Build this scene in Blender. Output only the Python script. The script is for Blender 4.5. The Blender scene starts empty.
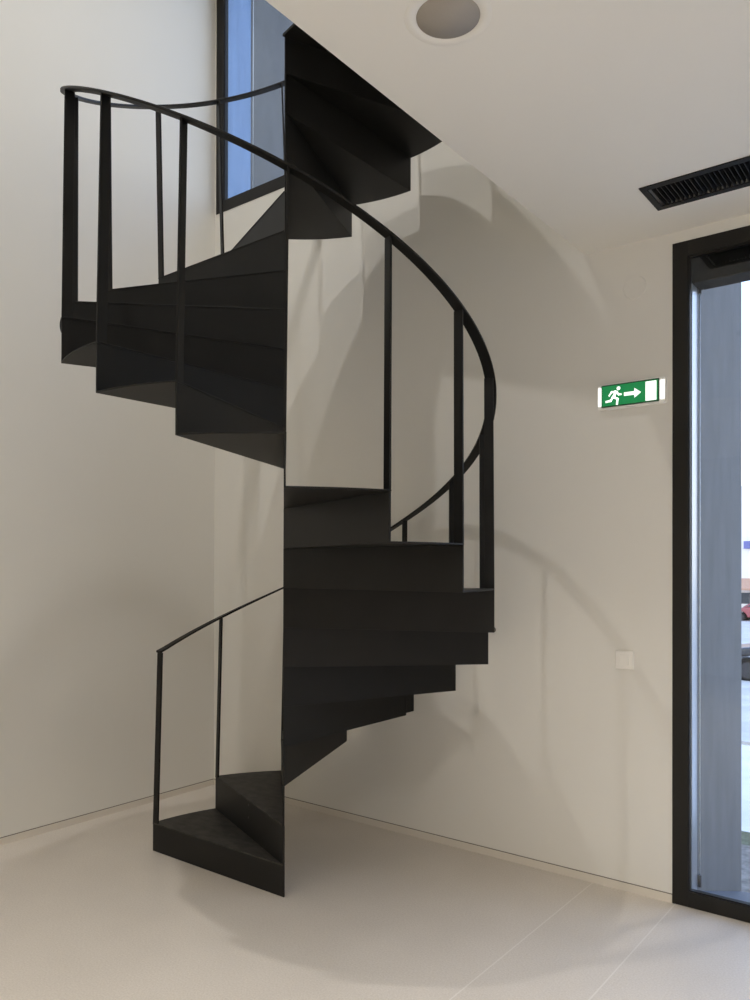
import bpy, bmesh, math, random
from math import cos, sin, pi, radians as R
from mathutils import Vector, Matrix
random.seed(7)
scn = bpy.context.scene
COL = scn.collection

# ------------------------------------------------------------------ helpers
def tag(o, label=None, cat=None, group=None, kind=None):
    if label: o['label'] = label
    if cat: o['category'] = cat
    if group: o['group'] = group
    if kind: o['kind'] = kind
    return o

def empty(name, loc=(0, 0, 0), rz=0.0):
    o = bpy.data.objects.new(name, None)
    COL.objects.link(o)
    o.location = loc
    o.rotation_euler = (0, 0, rz)
    o.empty_display_size = 0.1
    return o

def obj(name, bm, mat, parent=None, bevel=0.0, smooth=False, seg=2):
    me = bpy.data.meshes.new(name)
    bmesh.ops.recalc_face_normals(bm, faces=bm.faces[:])
    bm.to_mesh(me)
    bm.free()
    for m in (mat if isinstance(mat, (list, tuple)) else [mat]):
        me.materials.append(m)
    o = bpy.data.objects.new(name, me)
    COL.objects.link(o)
    if parent: o.parent = parent
    if smooth:
        for p in me.polygons: p.use_smooth = True
    if bevel:
        b = o.modifiers.new('bevel', 'BEVEL')
        b.width = bevel; b.segments = seg; b.limit_method = 'ANGLE'; b.angle_limit = R(40)
    return o

def box(bm, x0, x1, y0, y1, z0, z1):
    v = [bm.verts.new(p) for p in ((x0,y0,z0),(x1,y0,z0),(x1,y1,z0),(x0,y1,z0),(x0,y0,z1),(x1,y0,z1),(x1,y1,z1),(x0,y1,z1))]
    for f in ((3,2,1,0),(4,5,6,7),(0,1,5,4),(1,2,6,5),(2,3,7,6),(3,0,4,7)):
        bm.faces.new([v[i] for i in f])
    return bm

def bx(*a):
    return box(bmesh.new(), *a)

def prism(bm, pts, off):
    """closed outline pts (3D), extruded by vector off"""
    off = Vector(off)
    a = [bm.verts.new(Vector(p)) for p in pts]
    b = [bm.verts.new(Vector(p) + off) for p in pts]
    n = len(pts)
    bm.faces.new(a); bm.faces.new(b[::-1])
    for i in range(n):
        bm.faces.new((a[i], b[i], b[(i+1) % n], a[(i+1) % n]))
    return bm

def tube(bm, p0, p1, r, n=16, r2=None):
    p0, p1 = Vector(p0), Vector(p1)
    q = (p1-p0).to_track_quat('Z', 'Y').to_matrix()
    r2 = r if r2 is None else r2
    A = [bm.verts.new(p0 + q @ Vector((r*cos(2*pi*i/n), r*sin(2*pi*i/n), 0))) for i in range(n)]
    B = [bm.verts.new(p1 + q @ Vector((r2*cos(2*pi*i/n), r2*sin(2*pi*i/n), 0))) for i in range(n)]
    bm.faces.new(A[::-1]); bm.faces.new(B)
    for i in range(n):
        bm.faces.new((A[i], A[(i+1) % n], B[(i+1) % n], B[i]))
    return bm

def lathe(bm, prof, c, n=48, axis='Z'):
    """prof: list of (radius, height) revolved about a vertical axis through c"""
    rings = []
    for r, h in prof:
        ring = []
        for i in range(n):
            a = 2*pi*i/n
            p = (r*cos(a), r*sin(a), h) if axis == 'Z' else (r*cos(a), h, r*sin(a))
            ring.append(bm.verts.new(Vector(c) + Vector(p)))
        rings.append(ring)
    for a, b in zip(rings, rings[1:]):
        for i in range(n):
            bm.faces.new((a[i], a[(i+1) % n], b[(i+1) % n], b[i]))
    return rings

# ------------------------------------------------------------------ materials
def mat(name, col, rough=0.5, metal=0.0, spec=0.5, noise=0.0, nscale=8.0, bump=0.0, bscale=200.0,
        emit=None, estr=0.0, stretch=(1, 1, 1), detail=4.0, coat=0.0, rvar=0.0):
    m = bpy.data.materials.new(name)
    m.use_nodes = True
    nt = m.node_tree; N = nt.nodes; L = nt.links
    b = N['Principled BSDF']
    b.inputs['Base Color'].default_value = (*col, 1)
    b.inputs['Roughness'].default_value = rough
    b.inputs['Metallic'].default_value = metal
    b.inputs['Specular IOR Level'].default_value = spec
    b.inputs['Coat Weight'].default_value = coat
    if emit:
        b.inputs['Emission Color'].default_value = (*emit, 1)
        b.inputs['Emission Strength'].default_value = estr
    tc = N.new('ShaderNodeTexCoord')
    mp = N.new('ShaderNodeMapping'); mp.inputs['Scale'].default_value = stretch
    L.new(tc.outputs['Object'], mp.inputs['Vector'])
    if noise:
        n = N.new('ShaderNodeTexNoise'); n.inputs['Scale'].default_value = nscale; n.inputs['Detail'].default_value = detail
        n.inputs['Roughness'].default_value = 0.6
        L.new(mp.outputs[0], n.inputs['Vector'])
        r = N.new('ShaderNodeValToRGB')
        r.color_ramp.elements[0].position = 0.28; r.color_ramp.elements[1].position = 0.72
        r.color_ramp.elements[0].color = (*[c*(1-noise) for c in col], 1)
        r.color_ramp.elements[1].color = (*[min(1, c*(1+noise)) for c in col], 1)
        L.new(n.outputs['Fac'], r.inputs['Fac']); L.new(r.outputs[0], b.inputs['Base Color'])
        if rvar:
            mr = N.new('ShaderNodeMapRange')
            mr.inputs['To Min'].default_value = rough-rvar; mr.inputs['To Max'].default_value = rough+rvar
            L.new(n.outputs['Fac'], mr.inputs['Value']); L.new(mr.outputs[0], b.inputs['Roughness'])
    if bump:
        n2 = N.new('ShaderNodeTexNoise'); n2.inputs['Scale'].default_value = bscale; n2.inputs['Detail'].default_value = 5
        L.new(mp.outputs[0], n2.inputs['Vector'])
        bp = N.new('ShaderNodeBump'); bp.inputs['Strength'].default_value = bump; bp.inputs['Distance'].default_value = 0.002
        L.new(n2.outputs['Fac'], bp.inputs['Height']); L.new(bp.outputs[0], b.inputs['Normal'])
    return m

WALL = (0.785, 0.766, 0.712)
M = {}
M['wall'] = mat('wall_plaster', WALL, 0.7, spec=0.25, noise=0.012, nscale=1.5, bump=0.05, bscale=60)
M['ceil'] = mat('ceiling_paint', (0.825, 0.805, 0.75), 0.75, spec=0.2, noise=0.01, nscale=1.0)
M['gap'] = mat('gap_shade_strip', (0.20, 0.175, 0.15), 0.8, spec=0.1, noise=0.1)  # dark colour stands in for shade inside the gap
M['base'] = mat('baseboard_paint', (0.72, 0.67, 0.59), 0.55, spec=0.3, noise=0.01)
M['steel'] = mat('blackened_steel', (0.0108, 0.0102, 0.0090), 0.5, spec=0.24, noise=0.22, nscale=5, bump=0.03, bscale=90, rvar=0.06)
M['tread'] = mat('worn_black_steel', (0.040, 0.037, 0.033), 0.55, spec=0.25, noise=0.85, nscale=16, detail=8, bump=0.05, bscale=70, stretch=(1, 1.6, 1), rvar=0.1)
M['plate'] = mat('blackened_plate', (0.0095, 0.0089, 0.0078), 0.5, spec=0.24, noise=0.2, nscale=6, bump=0.03, bscale=90)
M['bolt'] = mat('bolt_steel', (0.05, 0.05, 0.048), 0.35, spec=0.6, metal=0.6, noise=0.1)
M['frame'] = mat('window_frame_paint', (0.015, 0.0135, 0.011), 0.5, spec=0.3, noise=0.05)
M['alu'] = mat('aluminium', (0.50, 0.53, 0.58), 0.33, metal=0.9, spec=0.5, noise=0.03)
M['alu_sky_tint'] = mat('sky_tinted_lining', (0.20, 0.30, 0.47), 0.4, metal=0.25, spec=0.45, noise=0.16, nscale=14, stretch=(1, 1, 0.12), detail=6)  # streaked lining, blue of the reflected sky put into its colour
M['concrete'] = mat('outdoor_concrete', (0.20, 0.203, 0.207), 0.75, spec=0.3, noise=0.13, nscale=9, detail=9, bump=0.3, bscale=70, stretch=(1, 1, 0.35))
M['sill'] = mat('zinc_sill', (0.085, 0.115, 0.165), 0.5, metal=0.0, spec=0.35, noise=0.08, nscale=6)
M['cable'] = mat('cable_steel', (0.80, 0.82, 0.85), 0.4, metal=0.2, noise=0.03)
M['cable_dark'] = mat('cable_fitting', (0.07, 0.07, 0.075), 0.45, metal=0.4, noise=0.05)
M['box'] = mat('screen_box', (0.010, 0.0095, 0.009), 0.65, spec=0.1, noise=0.05)
M['grille'] = mat('grille_black', (0.015, 0.0145, 0.014), 0.55, spec=0.25, noise=0.05)
M['void'] = mat('grille_inside', (0.006, 0.006, 0.006), 0.9, spec=0.05, noise=0.05)
M['disc'] = mat('fitting_disc', (0.37, 0.34, 0.30), 0.75, spec=0.2, noise=0.03, nscale=400)
M['plastic'] = mat('white_plastic', (0.90, 0.88, 0.83), 0.4, spec=0.45, noise=0.006)
M['sign_body'] = mat('sign_body', (0.80, 0.78, 0.73), 0.4, spec=0.4, noise=0.01, emit=(1, 0.98, 0.92), estr=0.06)
M['sign_end'] = mat('sign_end_lit', (0.85, 0.85, 0.82), 0.4, noise=0.01, emit=(0.97, 1.0, 0.96), estr=1.1)
M['sign_green'] = mat('sign_green', (0.005, 0.10, 0.03), 0.35, noise=0.02, emit=(0.010, 0.30, 0.085), estr=0.6)
M['sign_dark'] = mat('sign_green_border', (0.01, 0.07, 0.025), 0.4, noise=0.02)
M['sign_white'] = mat('sign_white', (0.85, 0.87, 0.85), 0.4, noise=0.01, emit=(0.93, 1.0, 0.94), estr=0.95)
M['soil'] = mat('soil', (0.30, 0.27, 0.235), 0.95, spec=0.1, noise=0.55, nscale=14, detail=10, bump=1.0, bscale=40)
M['grass'] = mat('grass', (0.17, 0.18, 0.11), 0.9, spec=0.1, noise=0.45, nscale=30, detail=8)
M['paving'] = mat('paving', (0.90, 0.85, 0.77), 0.85, noise=0.08, nscale=2.5)
M['kerb'] = mat('kerb_stone', (0.66, 0.64, 0.60), 0.8, noise=0.1, nscale=5)
M['asphalt'] = mat('asphalt', (0.62, 0.59, 0.54), 0.85, noise=0.15, nscale=1.2, bump=0.2)
M['paint_dark'] = mat('car_paint_dark', (0.035, 0.037, 0.042), 0.28, spec=0.6, noise=0.03, coat=0.6)
M['paint_red'] = mat('car_paint_red', (0.42, 0.10, 0.11), 0.3, spec=0.5, noise=0.03, coat=0.6)
M['car_glass'] = mat('car_glass', (0.05, 0.06, 0.07), 0.08, spec=0.8, noise=0.02)
M['tyre'] = mat('tyre_rubber', (0.015, 0.015, 0.016), 0.85, spec=0.2, noise=0.1)
M['rim'] = mat('wheel_rim', (0.07, 0.07, 0.075), 0.4, metal=0.5, noise=0.03)
M['lamp'] = mat('headlamp', (0.8, 0.8, 0.8), 0.15, spec=0.6, noise=0.02)
M['shop'] = mat('shop_render', (0.93, 0.92, 0.90), 0.85, noise=0.03, nscale=0.6)
M['awning'] = mat('awning_cloth', (0.58, 0.37, 0.27), 0.8, noise=0.08)
M['sign_blue'] = mat('sign_blue', (0.18, 0.20, 0.50), 0.6, noise=0.05)
M['roof'] = mat('roof_gravel', (0.3, 0.3, 0.3), 0.9, noise=0.1)

def floor_material():
    m = mat('floor_stone', (0.60, 0.545, 0.475), 0.42, spec=0.35)
    nt = m.node_tree; N = nt.nodes; L = nt.links
    b = N['Principled BSDF']
    geo = N.new('ShaderNodeNewGeometry')
    # fine speckle + broad clouding
    n1 = N.new('ShaderNodeTexNoise'); n1.inputs['Scale'].default_value = 150; n1.inputs['Detail'].default_value = 3
    n2 = N.new('ShaderNodeTexNoise'); n2.inputs['Scale'].default_value = 2.2; n2.inputs['Detail'].default_value = 5
    L.new(geo.outputs['Position'], n1.inputs['Vector']); L.new(geo.outputs['Position'], n2.inputs['Vector'])
    r1 = N.new('ShaderNodeValToRGB')
    r1.color_ramp.elements[0].position = 0.30; r1.color_ramp.elements[1].position = 0.72
    r1.color_ramp.elements[0].color = (0.585, 0.53, 0.465, 1); r1.color_ramp.elements[1].color = (0.69, 0.64, 0.575, 1)
    L.new(n1.outputs['Fac'], r1.inputs['Fac'])
    r2 = N.new('ShaderNodeValToRGB')
    r2.color_ramp.elements[0].position = 0.3; r2.color_ramp.elements[1].position = 0.7
    r2.color_ramp.elements[0].color = (0.93, 0.925, 0.92, 1); r2.color_ramp.elements[1].color = (1, 1, 1, 1)
    L.new(n2.outputs['Fac'], r2.inputs['Fac'])
    mx = N.new('ShaderNodeMix'); mx.data_type = 'RGBA'; mx.blend_type = 'MULTIPLY'; mx.inputs['Factor'].default_value = 1
    L.new(r1.outputs[0], mx.inputs['A']); L.new(r2.outputs[0], mx.inputs['B'])
    # pale joints between the slabs, running along Y
    sep = N.new('ShaderNodeSeparateXYZ'); L.new(geo.outputs['Position'], sep.inputs[0])
    fac = None
    for xj in (2.613, 2.982, 0.0):
        s = N.new('ShaderNodeMath'); s.operation = 'SUBTRACT'; s.inputs[1].default_value = xj; L.new(sep.outputs['X'], s.inputs[0])
        a = N.new('ShaderNodeMath'); a.operation = 'ABSOLUTE'; L.new(s.outputs[0], a.inputs[0])
        c = N.new('ShaderNodeMath'); c.operation = 'LESS_THAN'; c.inputs[1].default_value = 0.0028; L.new(a.outputs[0], c.inputs[0])
        if fac is None: fac = c
        else:
            q = N.new('ShaderNodeMath'); q.operation = 'MAXIMUM'; L.new(fac.outputs[0], q.inputs[0]); L.new(c.outputs[0], q.inputs[1]); fac = q
    hm = N.new('ShaderNodeMath'); hm.operation = 'MULTIPLY'; hm.inputs[1].default_value = 0.55; L.new(fac.outputs[0], hm.inputs[0])
    mj = N.new('ShaderNodeMix'); mj.data_type = 'RGBA'
    mj.inputs['B'].default_value = (0.78, 0.74, 0.68, 1)
    L.new(hm.outputs[0], mj.inputs['Factor']); L.new(mx.outputs['Result'], mj.inputs['A'])
    L.new(mj.outputs['Result'], b.inputs['Base Color'])
    bp = N.new('ShaderNodeBump'); bp.inputs['Strength'].default_value = 0.06; bp.inputs['Distance'].default_value = 0.001
    L.new(n1.outputs['Fac'], bp.inputs['Height']); L.new(bp.outputs[0], b.inputs['Normal'])
    return m
M['floor'] = floor_material()

def glass_material():
    m = bpy.data.materials.new('window_glass'); m.use_nodes = True
    nt = m.node_tree; N = nt.nodes; L = nt.links
    N.remove(N['Principled BSDF'])
    out = N['Material Output']
    t = N.new('ShaderNodeBsdfTransparent'); t.inputs[0].default_value = (0.93, 0.96, 0.97, 1)
    g = N.new('ShaderNodeBsdfGlossy'); g.inputs['Roughness'].default_value = 0.0
    lw = N.new('ShaderNodeLayerWeight'); lw.inputs['Blend'].default_value = 0.5     # Schlick reflectance, the same from both sides
    pw = N.new('ShaderNodeMath'); pw.operation = 'POWER'; pw.inputs[1].default_value = 5; L.new(lw.outputs['Facing'], pw.inputs[0])
    f = N.new('ShaderNodeMath'); f.operation = 'MULTIPLY_ADD'; f.inputs[1].default_value = 0.96; f.inputs[2].default_value = 0.04
    L.new(pw.outputs[0], f.inputs[0])
    x = N.new('ShaderNodeMixShader')
    L.new(f.outputs[0], x.inputs[0]); L.new(t.outputs[0], x.inputs[1]); L.new(g.outputs[0], x.inputs[2])
    L.new(x.outputs[0], out.inputs['Surface'])
    return m
M['glass'] = glass_material()

# ------------------------------------------------------------------ room shell (corner of the two walls = origin; +X along the right wall, -Y along the left wall)
XR, YB, ZT = 8.0, -7.5, 6.62          # far side wall, wall behind the camera, top of upper storey
HC, HU = 2.895, 3.782                 # ceiling, upper floor
SX, SY = 2.573, -3.6                  # stairwell opening in the slab
TH = 0.94                             # outside wall thickness
W1 = (2.969, 7.2, 0.0, 2.847)         # tall window beside the stair
W2 = (0.0105, 1.60, 3.782, 6.35)       # upper window over the stair

def struct(name, bm, m, label, cat, **k):
    return tag(obj(name, bm, m, **k), label, cat, kind='structure')

struct('floor', bx(-0.3, XR+0.3, YB-0.3, 0.0, -0.25, 0.0), M['floor'], 'pale beige speckled stone floor with two thin joints', 'floor')

bm = bmesh.new()
RX1, RX2, FD = 3.038, 0.084, 0.030     # outdoor reveals start a little inside the frames
for x0, x1, y0, y1, z0, z1 in (
        (-1.0, W1[0], 0, FD, -0.3, W2[2]), (-1.0, RX1, FD, TH, -0.3, W2[2]),
        (W1[0], W1[1], 0, 0.16, W1[3], ZT), (RX1, W1[1], FD, 0.16, -0.6, -0.001),
        (W1[1], XR+0.3, 0, TH, -0.6, ZT), (W2[1], W1[0], 0, 0.16, W2[2], ZT),
        (-1.0, W2[0], 0, FD, W2[2], ZT), (-1.0, RX2, FD, TH, W2[2], ZT), (W2[0], W2[1], 0, 0.16, W2[3], ZT)):
    box(bm, x0, x1, y0, y1, z0, z1)
for f in bm.faces:
    f.normal_update()
    f.material_index = 0 if f.normal.y < -0.5 else 1
struct('wall_right', bm, [M['wall'], M['concrete']], 'right hand greige plaster wall behind the staircase', 'wall')
struct('wall_left', bx(-0.3, 0.0, YB-0.3, 0.0, -0.25, ZT), M['wall'], 'left hand greige plaster wall meeting the corner', 'wall')

# wall behind the camera with two glazed openings, and the side wall with one
bm = bmesh.new()
B1 = (5.4, 7.6, 0.0, 2.3); B2 = (1.0, 7.0, 4.6, 6.3)
for b in ((-0.3, B1[0], -0.25, ZT), (B1[1], XR+0.3, -0.25, ZT), (B1[0], B1[1], B1[3], B2[2]), (B1[0], B1[1], B2[3], ZT)):
    box(bm, b[0], b[1], YB-0.3, YB, b[2], b[3])
struct('wall_back', bm, M['wall'], 'plaster wall behind the viewer with wide openings', 'wall')
bm = bmesh.new()
box(bm, XR, XR+0.3, YB, 0.0, -0.25, ZT)
struct('wall_side', bm, M['wall'], 'plaster wall far to the right of the viewer', 'wall')

# slab: ceiling of the lower room with a stairwell opening and a recess for the grille
GX0, GX1, GY0, GY1 = 3.006, 4.190, -0.474, -0.276
bm = bmesh.new()
box(bm, SX, GX0, SY, 0.0, HC, HU)
box(bm, GX0, GX1, SY, GY0, HC, HU)
box(bm, GX0, GX1, GY1, 0.0, HC, HU)
box(bm, GX1, XR, SY, 0.0, HC, HU)
box(bm, GX0, GX1, GY0, GY1, HC+0.08, HU)
box(bm, 0.0, XR, YB, SY, HC, HU)
struct('ceiling', bm, M['ceil'], 'flat pale ceiling with stairwell opening over the stair', 'ceiling')
struct('ceiling_upper', bx(-0.3, XR+0.3, YB-0.3, TH, ZT, ZT+0.2), M['ceil'], 'ceiling of the upper storey above the stairwell', 'ceiling')

# flush baseboards under a thin dark strip painted as a gap's shade
for nm, b, lab in (('baseboard_right', (0.004, W1[0], -0.004, 0.0), 'flush baseboard along the right wall'),
                   ('baseboard_left', (0.0, 0.004, YB, -0.004), 'flush baseboard along the left wall')):
    o = struct(nm, bx(*b, 0.0, 0.0365), M['base'], lab, 'baseboard')
    g = (b[0], b[1], -0.0025, 0.0) if nm.endswith('right') else (0.0, 0.0025, b[2], b[3])
    obj('gap_shade_strip', bx(*g, 0.0365, 0.0400), M['gap'], o)

# ------------------------------------------------------------------ windows
def frame_bm(x0, x1, z0, z1, w, y0, y1):
    bm = bmesh.new()
    for yy, ww in ((y0, 0.0),):
        box(bm, x0, x0+w, y0, y1, z0, z1); box(bm, x1-w, x1, y0, y1, z0, z1)
        box(bm, x0+w, x1-w, y0, y1, z0, z0+w); box(bm, x0+w, x1-w, y0, y1, z1-w, z1)
    return bm

def window(name, W, fw, jamb, label, box_h, rx, sill=True, lining='alu'):
    x0, x1, z0, z1 = W
    root = tag(empty(name, (x0, 0, z0)), label, 'window', kind='structure')
    def P(n, bm, m, par=None, **k):
        if par is None:
            bmesh.ops.translate(bm, verts=bm.verts[:], vec=(-x0, 0, -z0))
        else:
            bmesh.ops.translate(bm, verts=bm.verts[:], vec=(-x0, 0, -z0))
        return obj(n, bm, m, par or root, **k)
    P('window_frame', frame_bm(x0+0.001, x1-0.001, z0+0.001, z1-0.001, fw, -0.004, 0.030), M['frame'], bevel=0.0015)
    P('sash', frame_bm(x0+fw-0.004, x1-fw+0.004, z0+fw-0.004, z1-fw+0.004, 0.010, 0.004, 0.030), M['frame'])
    P('pane', bx(x0+fw+0.004, x1-fw-0.004, 0.014, 0.018, z0+fw+0.004, z1-fw-0.004), M['glass'])
    zb = z1-fw-box_h
    # outside: aluminium jamb, roller-screen box, guide cable with fittings, sloping sill
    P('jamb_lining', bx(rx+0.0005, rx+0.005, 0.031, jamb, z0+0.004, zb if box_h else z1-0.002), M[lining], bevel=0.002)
    if box_h:
        P('screen_box', bx(rx+0.001, x1-0.002, 0.034, 0.150, zb, z1-0.002), M['box'], bevel=0.004)
    cx, cy = rx+0.011, jamb+0.014
    c = P('guide_cable', tube(bmesh.new(), (cx, cy, z0+0.055), (cx, cy, zb+0.01 if box_h else z1-0.01), 0.0035), M['cable'], smooth=True)
    P('cable_fitting', tube(bmesh.new(), (cx, cy, z0+0.05), (cx, cy, z0+0.10), 0.008), M['cable_dark'], c, smooth=True)
    if box_h:
        bmf = tube(bmesh.new(), (cx, cy, zb-0.02), (cx, cy, zb+0.005), 0.008)
        box(bmf, cx-0.016, cx+0.016, cy-0.004, cy+0.004, zb-0.006, zb+0.03)
        P('cable_fitting', bmf, M['cable_dark'], c)
    if sill:
        bm = bmesh.new()
        prism(bm, [(rx+0.006, 0.031, z0+0.002), (rx+0.006, 0.031, z0+0.062), (rx+0.006, TH-0.01, z0-0.235), (rx+0.006, TH-0.01, z0-0.262), (rx+0.006, 0.17, z0-0.002)], (x1-rx-0.012, 0, 0))
        P('window_sill', bm, M['sill'])
    return root
window('window_1', W1, 0.065, 0.110, 'tall black framed window at the right of the photo', 0.112, RX1)
window('window_2', W2, 0.073, 0.235, 'black framed upper window above the stair near the corner', 0.0, RX2, sill=False, lining='alu_sky_tint')

# ------------------------------------------------------------------ the spiral stair
AX, AY = 1.6039, -0.9851
RO, RISE, R1 = 0.918, 0.1740, 0.1428
A0, DA = 180.153, 22.5903
NT = 21                                # treads below the landing
TT, RT = 0.006, 0.007                  # tread and riser plate thickness
stair = tag(empty('spiral_staircase', (AX, AY, 0)), 'black steel spiral staircase with flat bar handrail rising through the ceiling opening', 'staircase')
ang = lambda i: R(A0-(i-1)*DA)
Ht = lambda i: 0.0 if i <= 0 else R1+(i-1)*RISE
def rad(a, r, off=0.0):
    """point at radius r on the riser line of angle a, shifted by off along the climbing direction (clockwise)"""
    return Vector((r*cos(a)+off*sin(a), r*sin(a)-off*cos(a), 0))

def tread_bm(i):
    a, b = ang(i), ang(i+1)
    r0 = 0.004
    pts = [rad(a, r0, -0.0055), rad(a, RO, -0.0055)]
    n = 14
    for k in range(1, n):
        t = a+(b-a)*k/n
        pts.append(rad(t, RO))
    pts += [rad(b, RO, -RT/2), rad(b, r0, -RT/2)]
    z = Ht(i)
    return prism(bmesh.new(), [p+Vector((0, 0, z)) for p in pts], (0, 0, -TT))

def riser_bm(i):
    a = ang(i)
    z0 = 0.0 if i == 1 else Ht(i-1)-TT
    z1 = Ht(i)-(TT if i <= NT else 0.012)
    pts = [rad(a, -0.004)+Vector((0, 0, z0)), rad(a, RO)+Vector((0, 0, z0)), rad(a, RO)+Vector((0, 0, z1)), rad(a, -0.004)+Vector((0, 0, z1))]
    return prism(bmesh.new(), [p+rad(a, 0.0, -RT/2) for p in pts], rad(a, 0.0, RT))

PW, LEAN = 0.039, 0.010
RAIL_TAB = [(0, .868), (1, .856), (2, .842), (3, .848), (4, .857), (5, .860), (8, .862), (9, .863), (10, .864), (11, .865), (13, .867), (16, .862), (18, .845), (22, .840)]
def rail_h(t):
    for (a, x), (b, y) in zip(RAIL_TAB, RAIL_TAB[1:]):
        if t <= b: return x+(y-x)*(t-a)/(b-a)
    return RAIL_TAB[-1][1]
def post_bm(i):
    a = ang(i)
    z0, z1 = Ht(i), Ht(i)+rail_h(i-1)-0.003
    pts = [rad(a, RO-PW)+Vector((0, 0, z0)), rad(a, RO)+Vector((0, 0, z0)), rad(a, RO-LEAN*0.6)+Vector((0, 0, z1)), rad(a, RO-LEAN-PW+0.006)+Vector((0, 0, z1))]
    # the bars lean slightly along the turn: backwards at the foot of the stair, forwards higher up
    lean = rad(a, 0.0, 0.020-0.0028*(i-1))
    pts[2] = pts[2]+lean; pts[3] = pts[3]+lean
    return prism(bmesh.new(), [p+rad(a, 0.0, -0.0045) for p in pts], rad(a, 0.0, 0.009))

for i in range(1, NT+2):
    r = obj('riser', riser_bm(i), M['steel'], stair, bevel=0.0012)
    if i == 2:
        for (rr, zz) in ((0.42, 0.232), (0.42, 0.292)):
            p = rad(ang(2), rr)+Vector((0, 0, zz))
            obj('bolt', tube(bmesh.new(), p, p+rad(ang(2), 0, -0.004), 0.006, 6), M['bolt'], r)
    if i <= NT:
        obj('tread', tread_bm(i), M['tread'] if i < 3 else M['plate'], stair, bevel=0.0012)
    obj('baluster', post_bm(i), M['steel'], stair, bevel=0.0012)

# landing plate joining the stair to the upper floor
a = ang(NT+1)
pts = [rad(a, 0.004, RT), rad(a, RO, RT)]
for k in range(1, 25):
    t = a-RT/RO+(R(-340)-a)*k/24
    pts.append(rad(t, RO))
pts += [Vector((SX-AX-0.001, pts[-1].y, 0)), Vector((SX-AX-0.001, -0.25, 0)), Vector((0.0, -0.02, 0))]
obj('landing_plate', prism(bmesh.new(), [p+Vector((0, 0, HU)) for p in pts], (0, 0, -0.012)), M['plate'], stair, bevel=0.0012)

# handrail: flat bar swept along the helix
bm = bmesh.new()
n = (NT)*10
rings = []
for k in range(n+1):
    t = k/10.0                                    # in steps from riser 1
    an = R(A0-t*DA)-(0.020-0.0028*t)/RO+(0.006/RO if k == 0 else 0.0)
    z = R1+t*RISE+rail_h(t)
    ri, ro = RO-0.041, RO+0.0015
    ring = [Vector((ro*cos(an), ro*sin(an), z-0.004)), Vector((ro*cos(an), ro*sin(an), z+0.006)),
            Vector((ri*cos(an), ri*sin(an), z+0.006)), Vector((ri*cos(an), ri*sin(an), z-0.004))]
    rings.append([bm.verts.new(p) for p in ring])
for p, q in zip(rings, rings[1:]):
    for j in range(4):
        bm.faces.new((p[j], p[(j+1) % 4], q[(j+1) % 4], q[j]))
bm.faces.new(rings[0]); bm.faces.new(rings[-1][::-1])
obj('handrail', bm, M['steel'], stair, bevel=0.001)
# slender spine where all the plates meet
obj('spine', tube(bmesh.new(), (0, 0, 0.0), (0, 0, HU-0.012), 0.0035, 12), M['steel'], stair, smooth=True)
# bracket tying the fifth riser back to the wall
zb = Ht(5)-0.155
obj('wall_bracket', bx(-0.030, 0.010, RO-0.004, -AY-0.0005, zb-0.012, zb+0.085), M['steel'], stair, bevel=0.002)

# ------------------------------------------------------------------ ceiling grille
root = tag(empty('ceiling_grille', (GX0, GY0, HC)), 'long black linear air grille set in the ceiling above the window', 'air vent')
L_, W_ = GX1-GX0, GY1-GY0
bm = bmesh.new(); f = 0.017; o_ = 0.016
box(bm, -o_, L_+o_, -o_, f*0.9, -0.005, -0.0003); box(bm, -o_, L_+o_, W_-f*0.9, W_+o_, -0.005, -0.0003)
box(bm, -o_, f*0.5, f*0.9, W_-f*0.9, -0.005, -0.0003); box(bm, L_-f*0.5, L_+o_, f*0.9, W_-f*0.9, -0.005, -0.0003)
obj('grille_frame', bm, M['grille'], root, bevel=0.0015)
bm = bmesh.new()
k = 0
x = 0.020
while x < L_-0.016:
    # slightly tilted blades
    prism(bm, [(x, f*0.5, -0.003), (x+0.0030, f*0.5, -0.003), (x+0.012, f*0.5, 0.034), (x+0.009, f*0.5, 0.034)], (0, W_-f, 0))
    x += 0.0172
obj('grille_blades', bm, M['grille'], root)
obj('duct_liner', bx(0.002, L_-0.002, 0.002, W_-0.002, 0.060, 0.078), M['void'], root)

# ------------------------------------------------------------------ round ceiling fitting
root = tag(empty('ceiling_fitting', (2.911, -1.720, HC)), 'round flush ceiling fitting with a grey disc and pale ring', 'ceiling fitting')
bm = bmesh.new()
lathe(bm, [(0.1145, -0.0002), (0.1130, -0.0011), (0.0850, -0.0016), (0.0840, -0.0002)], (0, 0, 0), 64)
obj('trim_ring', bm, M['ceil'], root, smooth=True)
bm = bmesh.new()
lathe(bm, [(0.0001, -0.0008), (0.0838, -0.0008), (0.0839, -0.0001)], (0, 0, 0), 64)
obj('grey_disc', bm, M['disc'], root, smooth=True)

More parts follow.
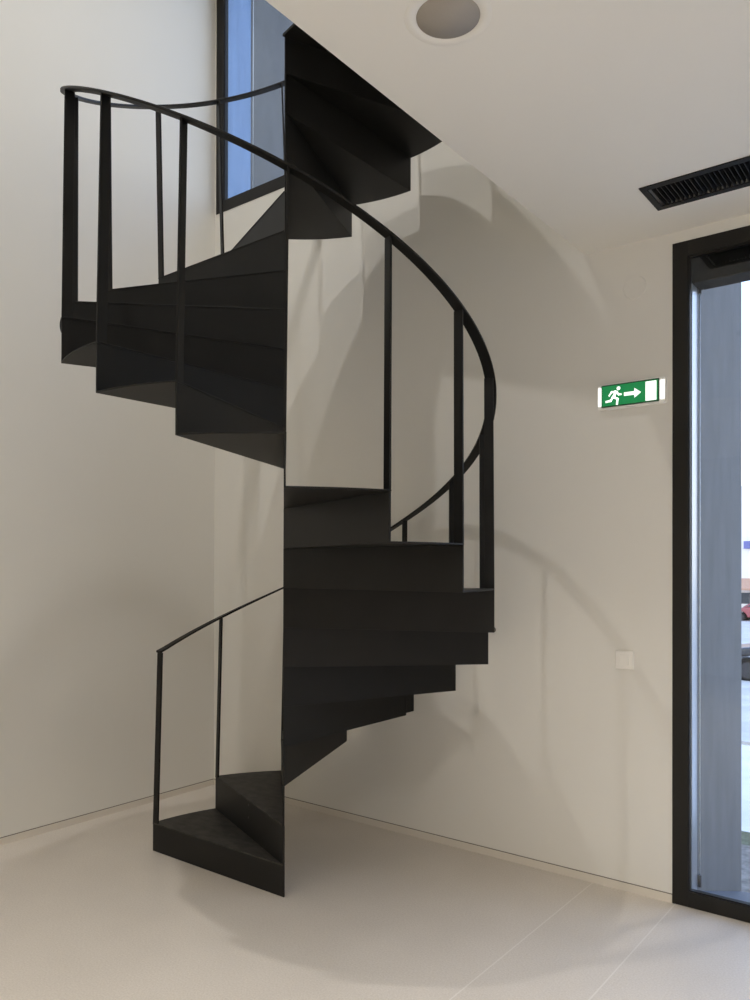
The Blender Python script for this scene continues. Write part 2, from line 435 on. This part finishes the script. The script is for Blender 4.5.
# ------------------------------------------------------------------ exit sign
SXc, SZc, SW, SH, SD = 2.796, 2.2175, 0.304, 0.115, 0.032
root = tag(empty('exit_sign', (SXc, 0, SZc)), 'green lit exit sign with running figure and arrow on the wall', 'exit sign')
bm = bmesh.new()
def rrect(x0, x1, z0, z1, r, y, n=6):
    pts = []
    for cx, cz, a0 in ((x1-r, z1-r, 0), (x0+r, z1-r, 90), (x0+r, z0+r, 180), (x1-r, z0+r, 270)):
        for k in range(n+1):
            t = R(a0+90*k/n); pts.append((cx+r*cos(t), y, cz+r*sin(t)))
    return pts
prism(bm, rrect(-SW/2, SW/2, -SH/2, SH/2, 0.012, 0.0), (0, -SD+0.006, 0))
obj('housing', bm, M['sign_body'], root, bevel=0.003)
for s in (-1, 1):
    xa, xb = sorted((s*(SW/2-0.003), s*(SW/2-(0.020 if s < 0 else 0.024))))
    obj('end_diffuser', bx(xa, xb, -SD, -SD+0.010, -SH/2+0.016, SH/2-0.014), M['sign_end'], root, bevel=0.004)
px0, px1, pz0, pz1 = -0.131, 0.1255, -0.0485, 0.0505
obj('panel_border', bx(px0, px1, -SD, -SD+0.008, pz0, pz1), M['sign_dark'], root)
obj('green_panel', bx(px0+0.004, px1-0.004, -SD-0.001, -SD+0.004, pz0+0.005, pz1-0.005), M['sign_green'], root)
yF = -SD-0.001
def flat(name, polys, m):
    bm = bmesh.new()
    for pl in polys:
        prism(bm, [(x, yF, z) for x, z in pl], (0, -0.0008, 0))
    return obj(name, bm, m, root)
def circ(cx, cz, r, n=20): return [(cx+r*cos(2*pi*k/n), cz+r*sin(2*pi*k/n)) for k in range(n)]
def limb(*pts, w=0.010):
    out = []
    for (x0, z0), (x1, z1) in zip(pts, pts[1:]):
        d = Vector((x1-x0, z1-z0)).normalized(); nn = Vector((-d.y, d.x))*w/2; e = d*w*0.3
        out.append([(x0-e.x+nn.x, z0-e.y+nn.y), (x0-e.x-nn.x, z0-e.y-nn.y), (x1+e.x-nn.x, z1+e.y-nn.y), (x1+e.x+nn.x, z1+e.y+nn.y)])
    return out
# running figure: head, leaning torso, arms and legs in stride
fx = -0.066
fig = [circ(fx+0.014, 0.030, 0.0085)]
fig += [[(fx-0.002, 0.022), (fx+0.010, 0.017), (fx-0.004, -0.012), (fx-0.017, -0.007)]]
fig += limb((fx+0.000, 0.018), (fx-0.018, 0.016), (fx-0.029, 0.001), w=0.0075)
fig += limb((fx+0.006, 0.015), (fx+0.015, 0.002), (fx+0.026, 0.002), w=0.0075)
fig += limb((fx-0.006, -0.009), (fx+0.010, -0.017), (fx+0.007, -0.040), w=0.0095)
fig += limb((fx-0.012, -0.008), (fx-0.022, -0.022), (fx-0.043, -0.024), w=0.0095)
flat('running_figure', fig, M['sign_white'])
ax0 = -0.027
flat('arrow_symbol', [[(ax0, -0.008), (ax0+0.050, -0.008), (ax0+0.050, 0.008), (ax0, 0.008)],
                      [(ax0+0.046, -0.022), (ax0+0.076, 0.0), (ax0+0.046, 0.022)]], M['sign_white'])
flat('door_symbol', [[(0.068, -0.042), (0.1155, -0.042), (0.1155, 0.042), (0.068, 0.042)]], M['sign_white'])

# ------------------------------------------------------------------ light switch and blanking cap
root = tag(empty('light_switch', (2.763, 0, 1.034)), 'square white light switch on the wall left of the tall window', 'light switch')
obj('switch_plate', bx(-0.041, 0.041, -0.010, 0.0, -0.041, 0.040), M['plastic'], root, bevel=0.003)
obj('rocker', bx(-0.022, 0.020, -0.0135, -0.008, -0.024, 0.022), M['plastic'], root, bevel=0.002)
bm = bmesh.new()
rg = lathe(bm, [(0.0001, -0.003), (0.049, -0.003), (0.052, 0.0)], (0, 0, 0), 48, 'Y')
root = tag(empty('blanking_cap', (2.806, 0.0, 2.694)), 'faint round cover painted like the wall above the exit sign', 'blanking cap')
obj('cover_disc', bm, M['wall'], root)

# ------------------------------------------------------------------ outside
def gz(y):
    pts = [(0.95, -0.27), (2.1, -0.30), (19.0, -1.46), (55.0, -2.12), (200, -2.3)]
    for (ya, za), (yb, zb_) in zip(pts, pts[1:]):
        if y <= yb: return za+(zb_-za)*(y-ya)/(yb-ya)
    return pts[-1][1]
def strip(name, ys, m, label, cat, x0=-60, x1=60, th=0.3, dz=0.0, kind='structure'):
    bm = bmesh.new()
    top = [(x0, y, gz(y)+dz) for y in ys]; bot = [(x0, y, gz(y)-th) for y in ys[::-1]]
    prism(bm, top+bot, (x1-x0, 0, 0))
    return tag(obj(name, bm, m), label, cat, kind=kind)
strip('soil_ground', [0.955, 1.85], M['soil'], 'strip of stony soil just outside the tall window', 'ground')
strip('grass_verge', [1.85, 2.15], M['grass'], 'thin grass strip between soil and pavement outside', 'grass', kind='stuff')
strip('pavement_ground', [2.15, 6.2], M['paving'], 'pale pavement outside the tall window', 'pavement')
strip('kerb_ground', [6.2, 6.5], M['kerb'], 'pale kerb stones along the street', 'kerb', dz=0.04)
strip('street_ground', [6.5, 19, 60, 200], M['asphalt'], 'grey street outside the tall window', 'street')
tag(obj('rear_ground', bx(-60, 60, -80, YB-0.31, -0.6, -0.05), M['paving']), 'paved yard behind the building', 'ground', kind='structure')
tag(obj('side_ground', bx(XR+0.31, 60, YB-0.3, 0.9, -0.6, -0.05), M['paving']), 'paved yard beside the building', 'ground', kind='structure')

def car(name, x, y, rz, paint, label):
    root = tag(empty(name, (x, y, gz(y)), rz), label, 'car', 'cars on the street')
    # body: lower shell extruded across, greenhouse narrower
    low = [(-2.05, 0.28), (-2.08, 0.62), (-1.98, 0.78), (-1.2, 0.90), (1.35, 0.94), (1.98, 0.90), (2.06, 0.66), (2.03, 0.30)]
    for cx in (1.25, -1.30):
        arch = [(cx+0.37*cos(t), 0.30+0.37*sin(t)) for t in [pi*k/8 for k in range(9)]]
        low += arch
    body = bmesh.new()
    prism(body, [(px, -0.86, pz) for px, pz in low], (0, 1.72, 0))
    obj('body', body, paint, root, bevel=0.07, seg=3)
    gh = [(-1.22, 0.90), (-0.45, 1.40), (0.75, 1.43), (1.55, 1.20), (1.72, 0.92)]
    cab = bmesh.new()
    for ysgn in (1,):
        A = [cab.verts.new((px, -0.80+(pz-0.9)*0.26, pz)) for px, pz in gh]
        B = [cab.verts.new((px, 0.80-(pz-0.9)*0.26, pz)) for px, pz in gh]
        cab.faces.new(A); cab.faces.new(B[::-1])
        for i in range(len(gh)):
            j = (i+1) % len(gh); cab.faces.new((A[i], B[i], B[j], A[j]))
    c = obj('cabin', cab, paint, root, bevel=0.05, seg=3)
    g = bmesh.new()
    for s in (-1, 1):
        yy = lambda pz: s*(0.803-(pz-0.9)*0.26)
        win = [(-0.98, 0.97), (-0.42, 1.33), (0.10, 1.35), (0.10, 0.97)]
        win2 = [(0.18, 0.97), (0.18, 1.35), (0.72, 1.36), (1.38, 1.16), (1.48, 0.97)]
        for w in (win, win2):
            prism(g, [(px, yy(pz), pz) for px, pz in w], (0, 0.012*s, 0))
    prism(g, [(-1.17, -0.70, 0.945), (-1.17, 0.70, 0.945), (-0.50, 0.62, 1.375), (-0.50, -0.62, 1.375)], (-0.012, 0, 0.016))
    obj('windows', g, M['car_glass'], root)
    for s in (-1, 1):
        for cx in (1.25, -1.30):
            w = obj('wheel', tube(bmesh.new(), (cx, s*0.64, 0.31), (cx, s*0.85, 0.31), 0.31, 28), M['tyre'], root, bevel=0.02)
            obj('rim', tube(bmesh.new(), (cx, s*0.845, 0.31), (cx, s*0.862, 0.31), 0.20, 20), M['rim'], w)
        obj('headlamp', bx(-2.085, -1.93, *sorted((s*0.52, s*0.80)), 0.60, 0.71), M['lamp'], root, bevel=0.02)
    obj('bumper', bx(-2.11, -1.98, -0.80, 0.80, 0.28, 0.46), M['tyre'], root, bevel=0.03)
    return root
car('parked_car', 0.86, 18.2, 0.0, M['paint_dark'], 'dark car parked on the near side of the street')
car('parked_car', -6.6, 51.0, 0.0, M['paint_red'], 'pinkish red car parked farther off by the shop')

sy = 58.0
sh = tag(empty('shop_building', (-10, sy, gz(sy))), 'white shop building with blue sign across the street', 'building')
obj('wall_block', bx(-12, 24, 0, 9, -0.5, 9.5), M['shop'], sh)
obj('sign_board', bx(0.6, 7.0, -0.22, -0.02, 4.9, 5.45), M['sign_blue'], sh, bevel=0.02)
obj('awning', prism(bmesh.new(), [(-4, -0.01, 2.35), (-4, -0.01, 2.75), (-4, -1.1, 2.05), (-4, -1.1, 1.9)], (22, 0, 0)), M['awning'], sh)
for k in range(7):
    obj('shop_window', bx(-9+k*4.2, -7.4+k*4.2, -0.015, 0.2, 0.9, 1.7), M['car_glass'], sh)

# ------------------------------------------------------------------ light
world = bpy.data.worlds.new('world'); scn.world = world
world.use_nodes = True
nt = world.node_tree; N = nt.nodes; Lk = nt.links
bg = N['Background']
tc = N.new('ShaderNodeTexCoord'); sp = N.new('ShaderNodeSeparateXYZ')
Lk.new(tc.outputs['Generated'], sp.inputs[0])
rp = N.new('ShaderNodeValToRGB')
rp.color_ramp.elements[0].position = 0.0; rp.color_ramp.elements[0].color = (1.0, 0.97, 0.93, 1)
rp.color_ramp.elements[1].position = 0.9; rp.color_ramp.elements[1].color = (0.30, 0.48, 0.95, 1)
e = rp.color_ramp.elements.new(0.30); e.color = (0.60, 0.73, 1.0, 1)
Lk.new(sp.outputs['Z'], rp.inputs['Fac'])
# the half of the sky behind the viewer is the sunny, warmer one
mr = N.new('ShaderNodeMapRange'); mr.inputs['From Min'].default_value = 0.2; mr.inputs['From Max'].default_value = -0.3
Lk.new(sp.outputs['Y'], mr.inputs['Value'])
wm = N.new('ShaderNodeMix'); wm.data_type = 'RGBA'; wm.blend_type = 'MULTIPLY'; wm.inputs['B'].default_value = (1.16, 1.0, 0.84, 1)
Lk.new(mr.outputs[0], wm.inputs['Factor']); Lk.new(rp.outputs[0], wm.inputs['A']); Lk.new(wm.outputs['Result'], bg.inputs['Color'])
SKY = 2.6
bg.inputs['Strength'].default_value = SKY
world.cycles.sampling_method = 'AUTOMATIC'

def portal(name, loc, rot, sx, sy_):
    d = bpy.data.lights.new(name, 'AREA'); d.shape = 'RECTANGLE'; d.size = sx; d.size_y = sy_
    d.cycles.is_portal = True
    o = bpy.data.objects.new(name, d); COL.objects.link(o); o.location = loc; o.rotation_euler = rot
    return o
portal('sky_portal', ((W1[0]+W1[1])/2, TH, 1.4), (R(-90), 0, 0), W1[1]-W1[0], 2.9)
portal('sky_portal', ((W2[0]+W2[1])/2, TH, 5.07), (R(-90), 0, 0), W2[1]-W2[0], 2.56)

portal('sky_portal', ((B1[0]+B1[1])/2, YB-0.3, 1.15), (R(90), 0, 0), B1[1]-B1[0], 2.3)
portal('sky_portal', ((B2[0]+B2[1])/2, YB-0.3, 5.45), (R(90), 0, 0), B2[1]-B2[0], 1.7)
# lamp at the top of the stairwell
for lx, ly, pw_ in ((1.37, -1.0, 20), (1.34, -2.9, 28)):
    d = bpy.data.lights.new('stairwell_lamp', 'AREA'); d.shape = 'DISK'; d.energy = pw_; d.size = 0.08; d.spread = R(122); d.color = (1.0, 0.975, 0.95)
    o = bpy.data.objects.new('stairwell_lamp', d); COL.objects.link(o); o.location = (lx, ly, 6.22)
# unseen fill lights added under the lower ceiling to brighten the room
for lx, ly in ((1.7, -4.5), (3.6, -4.6), (5.6, -4.6), (3.7, -2.35), (5.6, -2.35)):
    d = bpy.data.lights.new('fill_light', 'AREA'); d.shape = 'DISK'; d.size = 0.16; d.energy = 22.5; d.spread = R(118); d.color = (1.0, 0.955, 0.885)
    o = bpy.data.objects.new('fill_light', d); COL.objects.link(o); o.location = (lx, ly, HC-0.012)

# ------------------------------------------------------------------ camera
cd = bpy.data.cameras.new('camera'); cam = bpy.data.objects.new('camera', cd); COL.objects.link(cam)
yaw, pitch, roll = R(37.6024), R(0.2395), R(0.1115)
f_ = Vector((-sin(yaw), cos(yaw), 0)); r_ = Vector((cos(yaw), sin(yaw), 0)); u_ = Vector((0, 0, 1))
f_, u_ = cos(pitch)*f_+sin(pitch)*u_, -sin(pitch)*f_+cos(pitch)*u_
r_, u_ = cos(roll)*r_+sin(roll)*u_, -sin(roll)*r_+cos(roll)*u_
cam.matrix_world = Matrix(((r_.x, u_.x, -f_.x, 4.0114), (r_.y, u_.y, -f_.y, -3.4593), (r_.z, u_.z, -f_.z, 1.45), (0, 0, 0, 1)))
cd.sensor_fit = 'AUTO'; cd.sensor_width = 36.0
cd.lens = 36.0*781.37/1000.0
cd.shift_y = 0.0630
cd.clip_start = 0.05; cd.clip_end = 500
scn.camera = cam

scn.view_settings.view_transform = 'Standard'
scn.view_settings.look = 'None'
scn.view_settings.gamma = 1.0
scn.view_settings.use_curve_mapping = False
scn.view_settings.exposure = 0.02
scn.cycles.max_bounces = 16
scn.cycles.diffuse_bounces = 12
scn.cycles.transparent_max_bounces = 12
